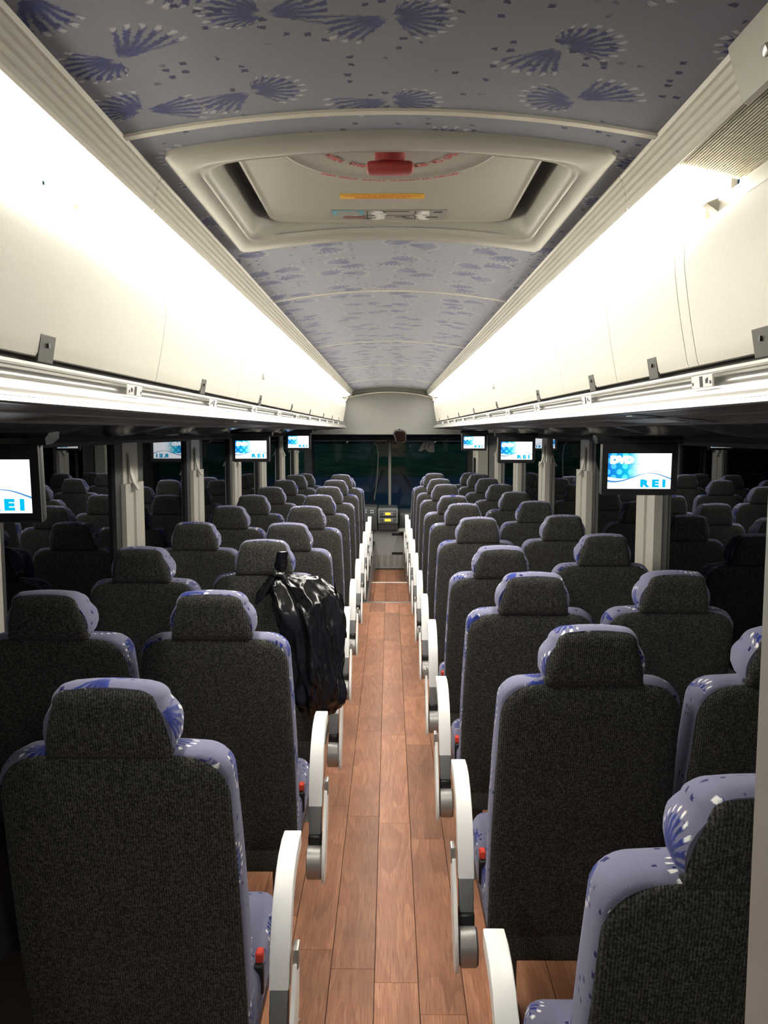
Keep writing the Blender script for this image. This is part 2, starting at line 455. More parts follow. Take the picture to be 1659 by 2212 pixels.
# remove the backing sheet under the hatch opening: rebuild it in four strips
bpy.data.meshes.remove(root_c.data) if False else None
bm = bmesh.new()
def strip(x0, x1, y0, y1):
    n = 8; A = []; B = []
    for i in range(n + 1):
        x = x0 + (x1 - x0) * i / n
        A.append(bm.verts.new((x, y0, zc(x) + .02))); B.append(bm.verts.new((x, y1, zc(x) + .02)))
    for i in range(n): bm.faces.new((A[i], A[i + 1], B[i + 1], B[i]))
strip(-EDGE, EDGE, YB, hy0); strip(-EDGE, EDGE, hy1, 11.66); strip(-EDGE, -hx, hy0, hy1); strip(hx, EDGE, hy0, hy1)
bm.to_mesh(root_c.data); bm.free()

# side trims between ceiling and strip lights
for s in (-1, 1):
    prof = [(.508, 2.130), (.505, 2.120), (.508, 2.112), (.513, 2.110), (.512, 2.098), (.517, 2.095), (.516, 2.083), (.521, 2.080), (.520, 2.068), (.524, 2.065), (.522, 2.052), (.527, 2.047), (.535, 2.052), (.56, 2.075), (.56, 2.17), (.50, 2.17)]
    for (a, b, n) in ((YB, 1.9, 0), (1.903, 5.4, 1), (5.403, 8.9, 2), (8.903, 11.62, 3)):
        o = MB().ext([(s * x, z) for x, z in prof], a, b).build('trim_%d' % (3 + n + (0 if s < 0 else 4)), M_TRIM, sharp=25); struct(o)

# ------------------------------------------------------------------ strip lights
def strip_light(s, y0, y1, lit, label):
    root = empty('strip_light', (0, (y0 + y1) / 2, 0)); setp(root, label, 'light')
    oy = (y0 + y1) / 2
    tray = [(.537, 2.054), (.562, 2.076), (.66, 2.066), (.66, 1.955), (.606, 1.955), (.600, 1.960), (.602, 1.986), (.608, 1.988), (.612, 1.965), (.648, 1.965), (.648, 2.05), (.564, 2.068)]
    MB().ext([(s * x, z) for x, z in tray], y0 - oy, y1 - oy).build('tray', M_TRIM, root)
    A, B = Vector((.529, 0, 2.051)), Vector((.643, 0, 2.023))
    if lit:
        P = []
        for i in range(7):
            t = i / 6; p = A.lerp(B, t); k = .006 * math.sin(math.pi * t)
            P.append([(s * (p.x - k * .2), y, p.z - k) for y in (y0 + .004 - oy, y1 - .004 - oy)])
        MB().grid(P).build('lens', M_LIT, root)
    else:
        P = []; n = 72
        for i in range(n + 1):
            t = i / n; p = A.lerp(B, t); k = -.007 if i % 3 == 2 else 0.0
            P.append([(s * (p.x - k * .2), y, p.z - k) for y in (y0 + .004 - oy, y1 - .004 - oy)])
        MB().grid(P).build('lens', M_LENS, root, sharp=8)
    # end bracket of the tray
    MB().ext([(s * .600, 1.985), (s * .578, 1.976), (s * .604, 1.958)], y1 - .026 - oy, y1 - .002 - oy).build('end_bracket', M_TRIM, root)
    return root
strip_light(-1, .98, 1.60, True, 'lit strip light above the left overhead lids, nearest the camera')
strip_light(1, -.3, 1.60, False, 'unlit ribbed strip light lens above the right overhead lids')
strip_light(-1, YB, -.45, True, 'rear strip light above the left overhead lids, behind the camera')
strip_light(1, YB, -.45, True, 'rear strip light above the right overhead lids, behind the camera')
strip_light(-1, 1.64, 6.5, True, 'long glowing strip light above the left overhead lids, middle of the coach')
strip_light(1, 1.64, 6.5, True, 'long glowing strip light above the right overhead lids, middle of the coach')
strip_light(-1, 6.52, 11.3, True, 'glowing strip light above the left overhead lids, front end of the coach')
strip_light(1, 6.52, 11.3, True, 'glowing strip light above the right overhead lids, front end of the coach')
# painted cover plate with a screw over the trim, near right
cp = MB().ext([(.496, 2.128), (.499, 2.114), (.522, 2.043), (.530, 2.041), (.531, 2.045), (.524, 2.049), (.502, 2.118)], .35, 1.29).build('cover_plate', M_PILL)
setp(cp, 'plain painted cover plate over the ceiling trim, top right corner', 'panel')
MB().box(-.008, .008, -.008, .008, -.004, .004, bev=.003, seg=2, M=Matrix.Translation((.511, 1.19, 2.076)) @ Matrix.Rotation(rad(70), 4, 'Y')).build('screw', M_ALU, cp)

# ------------------------------------------------------------------ overhead racks
lid_prof = [(.588, 1.952), (.580, 1.945), (.577, 1.92), (.579, 1.88), (.586, 1.83), (.596, 1.77), (.606, 1.72), (.611, 1.697), (.615, 1.691)]
def rack(s, seamsY, latchY, plateY, lockY, label):
    nm = 'overhead_rack'
    root = empty(nm, (s * .85, 0, 1.6)); setp(root, label, 'luggage rack', 'overhead luggage racks')
    T = (-s * .85, 0, -1.6)
    def P(pts): return [(s * x + T[0], z + T[2]) for x, z in pts]
    body = [(.604, 1.950), (.600, 1.93), (.602, 1.88), (.610, 1.83), (.625, 1.76), (.634, 1.70), (.634, 1.66), (.60, 1.62), (.64, 1.61), (1.18, 1.57), (1.18, 1.60), (1.18, 1.950)]
    MB().ext(P(body), YB, 11.05).build('body', M_BODY, root)
    inner = [(x + .014, z) for x, z in lid_prof][::-1]
    for i, (a, b) in enumerate(zip(seamsY[:-1], seamsY[1:])):
        l = MB().ext(P(lid_prof + inner), a + .0018, b - .0018).build('lid', M_LID, root, sharp=30)
        if (b - a) < .1: continue
        for y in latchY:
            if a <= y < b:
                # striker recess: dark pocket with a grey plate
                q = MB().ext(P([(.6035, 1.728), (.606, 1.731), (.616, 1.684), (.6115, 1.682)]), y - .032, y + .032).build('latch', M_LATCH, l)
                MB().box(s * .6055 + T[0] - .003, s * .6055 + T[0] + .003, y - .004, y + .004, .111 - .004, .111 + .004).build('latch_hole', M_BLACK, l)
        for y in lockY:
            if a <= y < b:
                MB().box(s * .588 + T[0] - .008, s * .588 + T[0] + .008, y - .01, y + .01, .20, .23, bev=.003).build('lock', M_ALUD, l)
    rail = [(.600, 1.676), (.596, 1.675), (.595, 1.670), (.600, 1.667), (.596, 1.664), (.60, 1.660), (.634, 1.662), (.634, 1.674)]
    MB().ext(P(rail), YB, 11.05).build('rail', M_ALU, root)
    chan = [(.602, 1.661), (.605, 1.655), (.604, 1.648), (.596, 1.640), (.582, 1.632), (.5805, 1.630), (.5785, 1.6265), (.577, 1.6265), (.574, 1.620), (.5735, 1.615), (.62, 1.615), (.62, 1.661)]
    MB().ext(P(chan), YB, 11.05).build('channel', M_ALU, root, sharp=50)
    lip = [(.574, 1.6145), (.571, 1.612), (.570, 1.606), (.573, 1.603), (.580, 1.602), (.60, 1.606), (.60, 1.6145)]
    MB().ext(P(lip), YB, 11.05).build('lip_strip', M_ALU, root)
    und = [(.578, 1.6025), (.66, 1.596), (.662, 1.594), (.665, 1.596), (.795, 1.585), (.798, 1.583), (.801, 1.5845), (.90, 1.5825), (.90, 1.60), (.60, 1.615)]
    MB().ext(P(und), YB, 11.03).build('underside', M_UNDER, root, sharp=60)
    for x, z in ((.663, 1.5935), (.798, 1.5825), (.898, 1.581)):
        MB().ext(P([(x - .002, z - .0012), (x + .002, z - .0012), (x + .002, z + .003), (x - .002, z + .003)]), YB, 11.0).build('line_strip', M_PILL, root)
    # glossy service panel with a bulge over each row
    Pp = []
    for j in range(140):
        y = YB + 1 + j * (11 - YB - 1) / 139
        bul = .014 * math.cos((y) / .82 * 2 * math.pi)
        row = []
        for i in range(9):
            t = i / 8; x = .90 + .27 * t
            z = 1.581 - .035 * t * t * 1.2 - (.012 + bul) * math.sin(math.pi * t)
            row.append((s * x + T[0], y, z + T[2]))
        Pp.append(row)
    MB().grid(Pp).build('service_panel', M_GLOSS, root, recalc=False)
    # row plates
    for k, y in enumerate(plateY):
        pm = Matrix.Translation((s * .589 + T[0], y, 1.6535 + T[2])) @ Matrix.Rotation(s * rad(-6), 4, 'Y')
        pl = MB().box(-.002, .002, -.052, .052, -.0115, .0115, bev=.001, M=pm).build('number_plate', M_PAPER, root)
        if y < 6.5:
            ink = MB()
            X = -s * .0026
            ink.box(X - .0003, X + .0003, -.006, .008, -.010, .010, M=pm)
            for (yy, zz, aa, hh) in ((-.044, -.003, .003, .003), (.044, -.003, .003, .003), (-.026, 0, .005, .004), (-.03, .003, .003, .003)):
                ink.box(X - .0003, X + .0003, (yy - aa) * s, (yy + aa) * s, zz - hh, zz + hh, M=pm) if s > 0 else ink.box(X - .0003, X + .0003, yy - aa, yy + aa, zz - hh, zz + hh, M=pm)
            ink.build('print', M_BLKTXT, pl)
            if s > 0 and k == 0 or s < 0 and k == 0:
                tm = text_mesh('43' if s > 0 else '45', .017, M_BLKTXT, .0006)
                t = put('row_number', tm, pl)
                # letters face the aisle, read from inside the coach
                rz = rad(-90) if s > 0 else rad(90)
                t.matrix_local = Matrix.Translation((s * .5855 + T[0], y + (-.026 if s > 0 else .026), 1.6535 + T[2])) @ Matrix.Rotation(rz, 4, 'Z') @ Matrix.Rotation(rad(90), 4, 'X')
    return root
rack(-1, [YB, .95, 2.20, 3.35, 4.55, 5.80, 7.05, 8.28, 9.45, 11.0], [.3, 1.494, 2.74, 3.94, 5.2, 6.4, 7.7, 8.85, 10.0], [1.12, 1.936, 2.796, 3.65, 4.48, 5.35, 6.2, 7.05, 7.9, 8.75, 9.6], [3.9],
     'left overhead luggage rack with cream lids and aluminium rail')
rack(1, [YB, .4, 1.68, 1.735, 2.27, 2.95, 4.15, 5.4, 6.75, 8.1, 9.5, 11.0], [1.386, 1.954, 2.537, 3.45, 4.77, 6.07, 7.4, 8.77, 10.3], [.78, 1.59, 2.52, 3.37, 4.2, 5.05, 5.9, 6.75, 7.6, 8.45, 9.3], [4.75],
     'right overhead luggage rack with cream lids and aluminium rail')
# paper stickers on the rack undersides
for s, ys, lab in ((1, (2.03, 4.3, 6.6), 'right'), (-1, (3.15, 5.6), 'left')):
    for k, y in enumerate(ys):
        q = [(s * .585, y + .0, 1.6013), (s * .795, y + .0, 1.5838), (s * .795, y + .05, 1.5838), (s * .585, y + .05, 1.6013)]
        q = [(a, b, c - .0035) for a, b, c in q]; q2 = [(a, b, c - .0012) for a, b, c in q]
        o = MB().rings([q, q2]).build('paper_sticker', M_PILL)
        setp(o, 'pale paper sticker under the %s luggage rack, %s from the camera' % (lab, ('nearest', 'second', 'third')[k]), 'sticker', 'stickers under the racks')
        pr = MB()
        for f0 in (.25, .62):
            x0 = .585 + .21 * f0; zz = 1.6013 - .0175 * f0 - .0052
            pr.box(s * x0 - .012, s * x0 + .012, y + .012, y + .038, zz - .0006, zz)
        pr.build('print', M_GREY, o)

# ------------------------------------------------------------------ side walls, windows, pillars
PY = [-1.35, -.07, 1.21, 2.48, 3.74, 5.0, 6.30, 7.62, 9.0, 10.35]
PYR = list(PY); PYR[3] = 2.37; PYL = list(PY); PYL[3] = 2.30
for s, nm in ((-1, 'wall_left'), (1, 'wall_right')):
    PY = PYL if s < 0 else PYR
    m_ = MB()
    m_.ext([(s * 1.15, -.1), (s * 1.15, .62), (s * 1.13, .66), (s * 1.13, .70), (s * 1.22, .72), (s * 1.24, .7), (s * 1.24, -.1)], YB, 11.9)
    m_.ext([(s * 1.17, 1.545), (s * 1.155, 1.52), (s * 1.17, 1.505), (s * 1.24, 1.50), (s * 1.24, 2.3), (s * 1.20, 2.3)], YB, 11.9)
    wl = struct(m_.build(nm, M_WALL))
    for k, y in enumerate(PY):
        if s > 0 and y > 10: continue
        hw = .13
        y0, y1 = y - hw, y + hw
        p = MB()
        p.ext([(s * 1.185, y0), (s * 1.150, y0 + .004), (s * 1.148, y0 + .10), (s * 1.156, y0 + .104), (s * 1.156, y0 + .13), (s * 1.146, y0 + .134), (s * 1.146, y1 - .004), (s * 1.185, y1)], .70, 1.33, axis='z')
        p.ext([(s * 1.185, y0 + .02), (s * 1.165, y0 + .024), (s * 1.165, y1 - .024), (s * 1.185, y1 - .02)], 1.33, 1.52, axis='z')
        po = p.build('pillar', M_PILL, wl)
        # flared release handle on the pillar
        prof = [(1.166, 1.47), (1.160, 1.44), (1.157, 1.38), (1.146, 1.335), (1.122, 1.300), (1.118, 1.303), (1.138, 1.338), (1.150, 1.38), (1.153, 1.45)]
        MB().ext([(s * x, z) for x, z in prof], y0 + .075, y0 + .115).build('release_handle', M_PILL, po)
        MB().box(s * 1.158 - .004, s * 1.158 + .004, y0 + .09, y0 + .098, 1.415, 1.423, bev=.002).build('screw', M_BLACK, po)
    for k in range(len(PY) - 1):
        a, b = PY[k] + .10, PY[k + 1] - .10
        if s > 0 and k == len(PY) - 2: b = 10.0
        g = MB().box(s * WX - .004, s * WX + .004, a, b, .66, 1.535)
        g.build('window_%d' % (k + 1 + (0 if s < 0 else 9)), M_GLASS)['kind'] = 'structure'
    # black glazing strip behind every pillar
    gs = MB()
    for y in PY: gs.box(s * WX - .006, s * WX + .02, y - .2, y + .2, .66, 1.55)
    o = gs.build('trim_%d' % (20 + (s > 0)), M_RIB); struct(o)
# rear wall of the saloon behind the camera
struct(MB().box(-1.24, 1.24, YB - .05, YB, -.1, 2.3).build('wall_rear', M_WALL))

# ------------------------------------------------------------------ lavatory partition, right edge
pt = empty('partition_panel', (.30, .55, 0)); setp(pt, 'aluminium edged partition at the right edge, beside the nearest seat', 'partition')
MB().box(-.012, .9, -.04, .0, 0, 2.03).build('panel', M_BULK, pt)
MB().ext([(-.014, -.05), (-.030, -.045), (-.030, .045), (-.026, .052), (-.012, .052), (-.012, .04)], 0, 2.03, axis='z').build('edge_profile', M_ALUD, pt)
MB().box(-.026, .03, -.056, -.05, 0, 2.03, bev=.002).build('face_strip', M_PILL, pt)
for z in (1.42, 1.22, .98, .74, .5):
    MB().box(-.004, .012, -.060, -.055, z, z + .016, bev=.0025, seg=2).build('screw', M_ALU, pt)
for z in (1.10, .86):
    MB().box(-.0335, -.029, -.012, -.004, z, z + .008, bev=.001).build('screw', M_ALU, pt)

# ------------------------------------------------------------------ roof hatch
def roof_hatch():
    root = empty('roof_hatch', (0, 2.212, 2.14)); setp(root, 'grey roof escape hatch with red knob and yellow exit label', 'hatch')
    ox, oy, oz = 0, 2.212, 2.14
    def rrect(hx_, hy_, r, n=6):
        out = []
        for cx, cy, a0 in ((hx_ - r, hy_ - r, 0), (-hx_ + r, hy_ - r, 90), (-hx_ + r, -hy_ + r, 180), (hx_ - r, -hy_ + r, 270)):
            for i in range(n + 1):
                a = rad(a0 + 90 * i / n); out.append((cx + r * math.cos(a), cy + r * math.sin(a)))
        # insert points along the two long (x) sides so that the arch is followed
        full = []
        for i, p in enumerate(out):
            q = out[(i + 1) % len(out)]
            full.append(p)
            L = math.hypot(q[0] - p[0], q[1] - p[1])
            if L > .2:
                for j in range(1, 10): full.append((p[0] + (q[0] - p[0]) * j / 10, p[1] + (q[1] - p[1]) * j / 10))
        return full
    def ring(hx_, hy_, r, dz, arch=1.0):
        return [(x, y, (zc(x) - oz) * arch + (1 - arch) * (2.15 - oz) + dz) for x, y in rrect(hx_, hy_, r)]
    R_ = [ring(.466, .460, .03, .004), ring(.465, .459, .03, -.010), ring(.457, .451, .03, -.016), ring(.434, .395, .05, -.017), ring(.426, .380, .06, -.015),
          ring(.420, .372, .065, -.010), ring(.414, .364, .07, -.013), ring(.408, .358, .075, -.011), ring(.402, .351, .08, .002), ring(.396, .345, .085, .02, .6), ring(.392, .341, .09, .09, 0)]
    MB().rings(R_, cap=False).build('frame', M_HATCH, root, sharp=60)
    # raised inner panel, recessed into the roof
    zp = .036
    def flat(hx_, hy_, r, z, yo=.0): return [(x, y + yo, z) for x, y in rrect(hx_, hy_, r)]
    pan = MB().rings([flat(.352, .333, .06, .10), flat(.352, .333, .06, zp + .012), flat(.349, .330, .06, zp + .002), flat(.342, .323, .055, zp), flat(.334, .315, .05, zp + .004), flat(.33, .31, .05, zp + .004)], cap=True)
    pn = pan.build('panel', M_HATCH, root)
    MB().rings([flat(.44, .37, .09, .09), flat(.44, .37, .09, .10)]).build('well', M_DGREY, root)
    rs = []
    cy = -.343
    for r, z in ((.246, zp + .003), (.242, zp - .003), (.236, zp - .004), (.228, zp + .0015), (.20, zp + .002), (.12, zp + .0025), (.05, zp + .0025)):
        rs.append([(r * math.cos(a * math.pi / 32), max(cy + r * math.sin(a * math.pi / 32), -.325), z) for a in range(64)])
    MB().rings(rs).build('dish', M_HATCH, root, sharp=60)
    # red knob
    kb = MB()
    kb.rings([[(.034 * math.cos(a * math.pi / 8), -.30 + .036 * math.sin(a * math.pi / 8), z) for a in range(16)] for z in (zp, zp - .026)])
    kb.box(-.052, .052, -.325, -.272, zp - .046, zp - .024, bev=.009, seg=2)
    kb.build('knob', M_RED, root)
    def lay(me, x, y, z, rz=0):
        o = put('lettering', me, root); o.location = (x, y, z); o.rotation_euler = (rad(180), 0, rz); return o
    # arc lettering
    def arc(txt, r, yc, size, m_, a0, a1, z, squash=.58):
        n = len(txt)
        for i, ch in enumerate(txt):
            if ch == ' ': continue
            a = a0 + (a1 - a0) * i / (n - 1)
            me = text_mesh(ch, size, m_, .0012)
            x = r * math.sin(a); y = yc + squash * r * math.cos(a)
            o = lay(me, x, y, z, math.atan(-squash * math.tan(a)) * -1)
            o.rotation_euler = (rad(180), 0, -math.atan(squash * math.tan(a)))
    # text is read from behind, looking up and forward
    arc('TURN THE', .155, cy, .024, M_REDTXT, rad(-66), rad(-24), zp - .0005, 1.0)
    arc('KNOB TO OPEN', .155, cy, .024, M_REDTXT, rad(16), rad(72), zp - .0005, 1.0)
    arc('PARA ABRIR EMPUJE GIRANDO LA PERILLA', .262, cy, .017, M_REDTXT, rad(-38), rad(38), zp + .0022, 1.0)
    lb = MB().box(-.132, .092, .040, .080, zp + .0015, zp + .006).build('exit_label', M_YEL, root)
    for t, y in (('SALIDA DE EMERGENCIA', .051), ('EMERGENCY EXIT', .070)):
        me = text_mesh(t, .0185, M_ORTXT, .0006, 1.0)
        o = put('lettering', me, lb); o.location = (-.02, y, zp + .0008); o.rotation_euler = (rad(180), 0, 0)
    SY = lambda v: v + .062
    st = MB().box(-.165, .16, SY(.135), SY(.235), zp + .0015, zp + .006).build('instruction_sticker', M_CLEAR, root)
    d = MB(); d.box(-.163, -.075, SY(.137), SY(.180), zp + .0008, zp + .0016); d.build('blue_frame', M_BLUEP, st)
    d = MB(); d.box(-.150, -.088, SY(.143), SY(.175), zp + .0002, zp + .0009); d.build('picture', M_CLEAR, st)
    for cx_ in (-.118, -.085):
        d = MB().rings([[(cx_ + .018 * math.cos(a * math.pi / 8), SY(.208) + .014 * math.sin(a * math.pi / 8), z) for a in range(16)] for z in (zp + .0014, zp + .0004)]); d.build('brown_print', M_BROWNP, st)
    random.seed(3)
    for cx_ in (-.032, .092):
        d = MB()
        for i in range(26):
            x = cx_ + random.uniform(-.012, .012); y = SY(.140) + i * .0036
            d.box(x - .011, x + .011, y - .0012, y + .0012, zp - .0004, zp + .0005, M=None)
        d.build('scratched_patch', M_PAPER, st)
    d = MB()
    for (x, y, a, b) in ((-.02, .150, .006, .008), (.02, .146, .035, .002), (.035, .205, .02, .0015), (.04, .205, .005, .006), (.135, .155, .012, .003), (.14, .150, .008, .003), (.118, .208, .02, .003), (-.05, .222, .03, .0035), (.055, .225, .012, .003), (-.065, .19, .0012, .05), (.072, .19, .0012, .05), (.01, .188, .09, .0012)):
        d.box(x - a, x + a, SY(y) - b, SY(y) + b, zp + .0006, zp + .0014)
    d.build('print', M_BLKTXT, st)
roof_hatch()

# ------------------------------------------------------------------ front of the coach
def bulkhead():
    y = 11.65
    pts = [(-1.20, 1.52), (-1.20, 2.02)] + [(.62 * (i / 10 - 1), 2.105 - .085 * (i / 10 - 1) ** 2) for i in range(21)] + [(1.20, 2.02), (1.20, 1.52)]
    o = struct(MB().ext(pts, y, y + .06).build('wall_front', M_BULK))
    P = []
    for dy, dz in ((.0, .012), (-.04, .004), (-.045, -.012), (.0, -.018)):
        P.append([(x, y + dy, 2.105 - .085 * (x / .62) ** 2 + dz) for x in [.66 * (i / 12 - 1) for i in range(25)]])
    MB().grid(P).build('arched_trim', M_TRIM, o)
    MB().box(-1.2, 1.2, y - .03, y + .03, 1.515, 1.555, bev=.006).build('lower_lip', M_BULK, o)
    for s in (-1, 1):
        MB().ext([(s * .56, 2.06), (s * .63, 2.03), (s * .63, 1.97), (s * .59, 1.99)], y - .12, y - .002).build('corner_cap', M_TRIM, o)
    MB().box(-1.2, 1.2, y + .02, y + .06, 2.0, 2.3).build('upper_panel', M_BULK, o)
    # ceiling vent strip just before the arch
    MB().ext([(-.43, zc(.43) - .002), (-.40, zc(.4) - .006), (0, zc(0) - .006), (.40, zc(.4) - .006), (.43, zc(.43) - .002), (0, zc(0) + .01)], 11.25, 11.34).build('vent', M_HATCH, o)
bulkhead()
# windscreen: two panes and a centre post
for k, s in enumerate((-1, 1)):
    g = MB(); P = []
    for i in range(13):
        t = i / 12; x = s * (.03 + 1.17 * t); yy = 12.75 - .35 * t ** 2.5
        P.append([(x, yy, .30), (x, yy - .12, 1.52)])
    g.grid(P).build('window_%d' % (19 + k), M_WIND)['kind'] = 'structure'
po = MB().box(-.022, .022, 12.60, 12.64, .38, 1.50, bev=.006).build('windscreen_post', M_PILL)
struct(po); po.name = 'trim_30'
for q in ((-1.2, 1.2, 12.2, 12.7, 1.525, 1.60), (-1.22, -1.15, 11.9, 12.75, -.2, 1.55), (1.15, 1.22, 11.9, 12.75, -.2, 1.55), (-1.2, 1.2, 12.62, 12.8, -.5, .32)):
    struct(MB().box(*q).build('wall_front', M_WALL))
sh = empty('sunshade_roller', (0, 12.2, 1.47)); setp(sh, 'dark roller sunshade with silver rods under the front bulkhead', 'sunshade')
MB().tube([(-1.12, 0, 0), (1.12, 0, 0)], .028, 12).build('roller', M_BLACK, sh)
MB().tube([(-1.12, -.02, -.045), (-.05, -.02, -.045)], .007).build('rod', M_ALUD, sh)
MB().tube([(.05, -.02, -.05), (1.12, -.02, -.05)], .007).build('rod', M_ALUD, sh)
for x in (-.62, .66): MB().tube([(x, -.03, -.05), (x, -.03, -.075)], .016, 10).build('clip', M_PAPER, sh)
# wipers
for k, (a, b) in enumerate((((-.40, 12.72, .38), (-.14, 12.66, .86)), ((-.30, 12.72, .38), (-.11, 12.66, .98)), ((.50, 12.72, .38), (.17, 12.66, .95)), ((.60, 12.72, .38), (.22, 12.66, .90)))):
    o = MB().tube([a, b], .011).build('wiper_arm', M_BLACK)
    setp(o, ('left windscreen wiper arm, outer one', 'left windscreen wiper arm beside the centre post', 'right windscreen wiper arm beside the centre post', 'right windscreen wiper arm, outer one')[k], 'wiper', 'wiper arms on the windscreen')
o = MB().tube([(-.23, 12.3, 1.40), (-.19, 12.3, 1.36), (-.17, 12.3, 1.2), (-.18, 12.3, .95), (-.20, 12.3, .75), (-.23, 12.3, .55)], .010).build('grab_rail', M_ALU)
setp(o, 'thin curved silver grab rail left of the windscreen post', 'rail')
# white notice sheet hanging in the right windscreen
nt = MB().ext([(.42, 1.27), (.50, 1.40), (.66, 1.405), (.665, 1.25), (.58, 1.252), (.52, 1.30), (.47, 1.262)], 12.44, 12.446).build('notice_sheet', M_PILL)
setp(nt, 'pale paper notice behind the right windscreen', 'paper')
ink = MB()
for (x0, z0) in ((.50, 1.31), (.55, 1.31)):
    ink.ext([(x0, z0), (x0 + .018, z0), (x0 + .055, z0 + .075), (x0 + .037, z0 + .075)], 12.436, 12.439)
ink.build('print', M_BLKTXT, nt)
# inside mirror
mr = empty('inside_mirror', (.135, 11.45, 1.49)); setp(mr, 'dark rounded inside mirror hanging under the front bulkhead', 'mirror')
def rr2(hx_, hz_, r, y, sk=0.0, n=5):
    out = []
    for cx, cz, a0 in ((hx_ - r, hz_ - r, 0), (-hx_ + r, hz_ - r, 90), (-hx_ + r, -hz_ + r, 180), (hx_ - r, -hz_ + r, 270)):
        for i in range(n + 1):
            a = rad(a0 + 90 * i / n); x = cx + r * math.cos(a); z = cz + r * math.sin(a)
            out.append((x + (.03 if z < 0 else 0) * (1 if x < 0 else 0), y, z - sk * x))
    return out
MB().rings([rr2(.07, .07, .04, .05), rr2(.088, .088, .045, .02), rr2(.092, .092, .045, -.01), rr2(.085, .085, .042, -.016)]).build('housing', M_BLACK, mr)
MB().rings([rr2(.074, .074, .035, -.0165), rr2(.074, .074, .035, -.019)]).build('mirror_glass', mat('mirror_glass', (.10, .05, .045), .08, metal=1.0), mr)
MB().tube([(0, .05, .02), (.0, .12, .10), (0, .20, .09)], .012).build('arm', M_BLACK, mr)
# dashboard: radio tower, console, cabinet
rd = empty('radio_console', (-.025, 11.72, .26)); setp(rd, 'grey dashboard console with two amber lit radios', 'radio')
MB().box(-.14, .14, .0, .5, -.095, .225, bev=.012, seg=2).build('housing', M_DGREY, rd)
MB().box(-.142, .142, -.02, .002, .0, .222, bev=.01).build('bezel', M_GREY, rd)
MB().box(-.115, .115, -.025, -.018, .02, .185, bev=.004).build('recess', M_BLACK, rd)
for k, z in enumerate((.055, .145)):
    r_ = MB().box(-.108, .108, -.034, -.024, z - .032, z + .03, bev=.004).build('radio_unit', M_GREY, rd)
    MB().box(-.038 - .006 * (1 - k), .034 + .006 * (1 - k), -.0365, -.033, z - .016, z + .016, bev=.002).build('display', M_AMBER, r_)
    for x in (-.08, .085): MB().tube([(x, -.03, z + .005), (x, -.045, z + .005)], .016, 12).build('dial', M_DGREY, r_)
cb = empty('front_cabinet', (-.005, 11.80, -.4)); setp(cb, 'grey steel cabinet with slots and louvres at the aisle end', 'cabinet')
MB().box(-.235, .235, 0, .6, 0, .56, bev=.008).build('body', M_BOX, cb)
for z in (.50, .225): MB().box(.035, .195, -.003, .01, z - .018, z + .018).build('slot', M_BLACK, cb)
for i in range(5):
    for j in range(12):
        z = .05 + j * .0135; x = -.15 + i * .088
        MB().ext([(-.006, z), (.002, z + .006), (.002, z - .001)], x - .027, x + .027, axis='x').build('louvre', M_PILL, cb)
sp_ = empty('switch_console', (-.33, 11.7, 0)); setp(sp_, 'black driver switch console with small lit buttons', 'console')
MB().box(-.25, .155, 0, .5, .165, .50, bev=.02, seg=2).build('housing', M_DGREY, sp_)
for x, z in ((-.005, .455), (-.005, .425), (.065, .45), (.095, .45), (.065, .42), (.095, .42)):
    MB().box(x - .008, x + .008, -.006, .001, z - .007, z + .007, bev=.002).build('button', M_BTN, sp_)
dk = MB().box(.13, 1.1, 11.9, 12.6, .17, .40, bev=.03, seg=2).build('dashboard', M_DGREY); setp(dk, 'dark right dashboard top in front of the windscreen', 'dashboard')
dk = MB().box(-1.1, -.595, 11.9, 12.6, -.1, .46, bev=.03, seg=2).build('dashboard', M_DGREY); setp(dk, 'dark left dashboard top in front of the windscreen', 'dashboard')
tr = MB().box(.13, .24, 11.6, 11.85, .16, .185, bev=.004).build('step_ledge', M_PILL); setp(tr, 'small pale ledge beside the radio console', 'ledge')
# front right door pillar with its sign
dp = empty('door_pillar', (1.10, 10.25, .5)); setp(dp, 'pale front door pillar with a small sign', 'pillar')
MB().ext([(-.04, -.22), (-.06, -.2), (-.06, .2), (.08, .22), (.08, -.22)], .0, 1.04, axis='z').build('post', M_PILL, dp)
MB().box(-.063, -.058, -.13, .03, .90, .98).build('sign', M_PAPER, dp)
MB().box(-.066, -.062, -.08, -.02, .925, .955).build('print', M_BLKTXT, dp)
MB().box(-.063, -.058, -.17, .10, .30, .74).build('window_pane', M_GLOSS, dp)

# ------------------------------------------------------------------ monitors
sm = bmesh.new(); L = sm.loops.layers.uv.new('UVMap')
f = sm.faces.new([sm.verts.new(p) for p in ((-.1025, 0, -.0585), (.1025, 0, -.0585), (.1025, 0, .0585), (-.1025, 0, .0585))])
for l, uv in zip(f.loops, ((0, 0), (1, 0), (1, 1), (0, 1))): l[L].uv = uv
ME_SCR = bpy.data.meshes.new('screen'); sm.to_mesh(ME_SCR); sm.free(); ME_SCR.materials.append(M_SCREEN)
ME_BEZ = MB().box(-.125, .125, .003, .030, -.082, .098, bev=.012, seg=3).mesh('casing', M_DGREY)
fr = MB()
for x0, x1, z0, z1 in ((-.122, -.1028, -.078, .09), (.1028, .122, -.078, .09), (-.1028, .1028, -.078, -.0588), (-.1028, .1028, .0588, .09)): fr.box(x0, x1, -.003, .005, z0, z1)
ME_FRM = fr.mesh('bezel', M_BLACK)
ME_BRK = MB().ext([(.00, .09), (.035, .09), (.08, .10), (.08, .115), (.02, .115), (-.005, .105)], -.14, .14, axis='x').mesh('bracket', M_GLOSS)
T_REI = text_mesh('R E I', .032, M_SBLUE, .0022, 1.35)
T_DVD = text_mesh('DVD', .030, M_SWHITE, .0035, 1.15)
T_SM = text_mesh('S Y S T E M', .0065, M_SGREY, .0, 1.2)
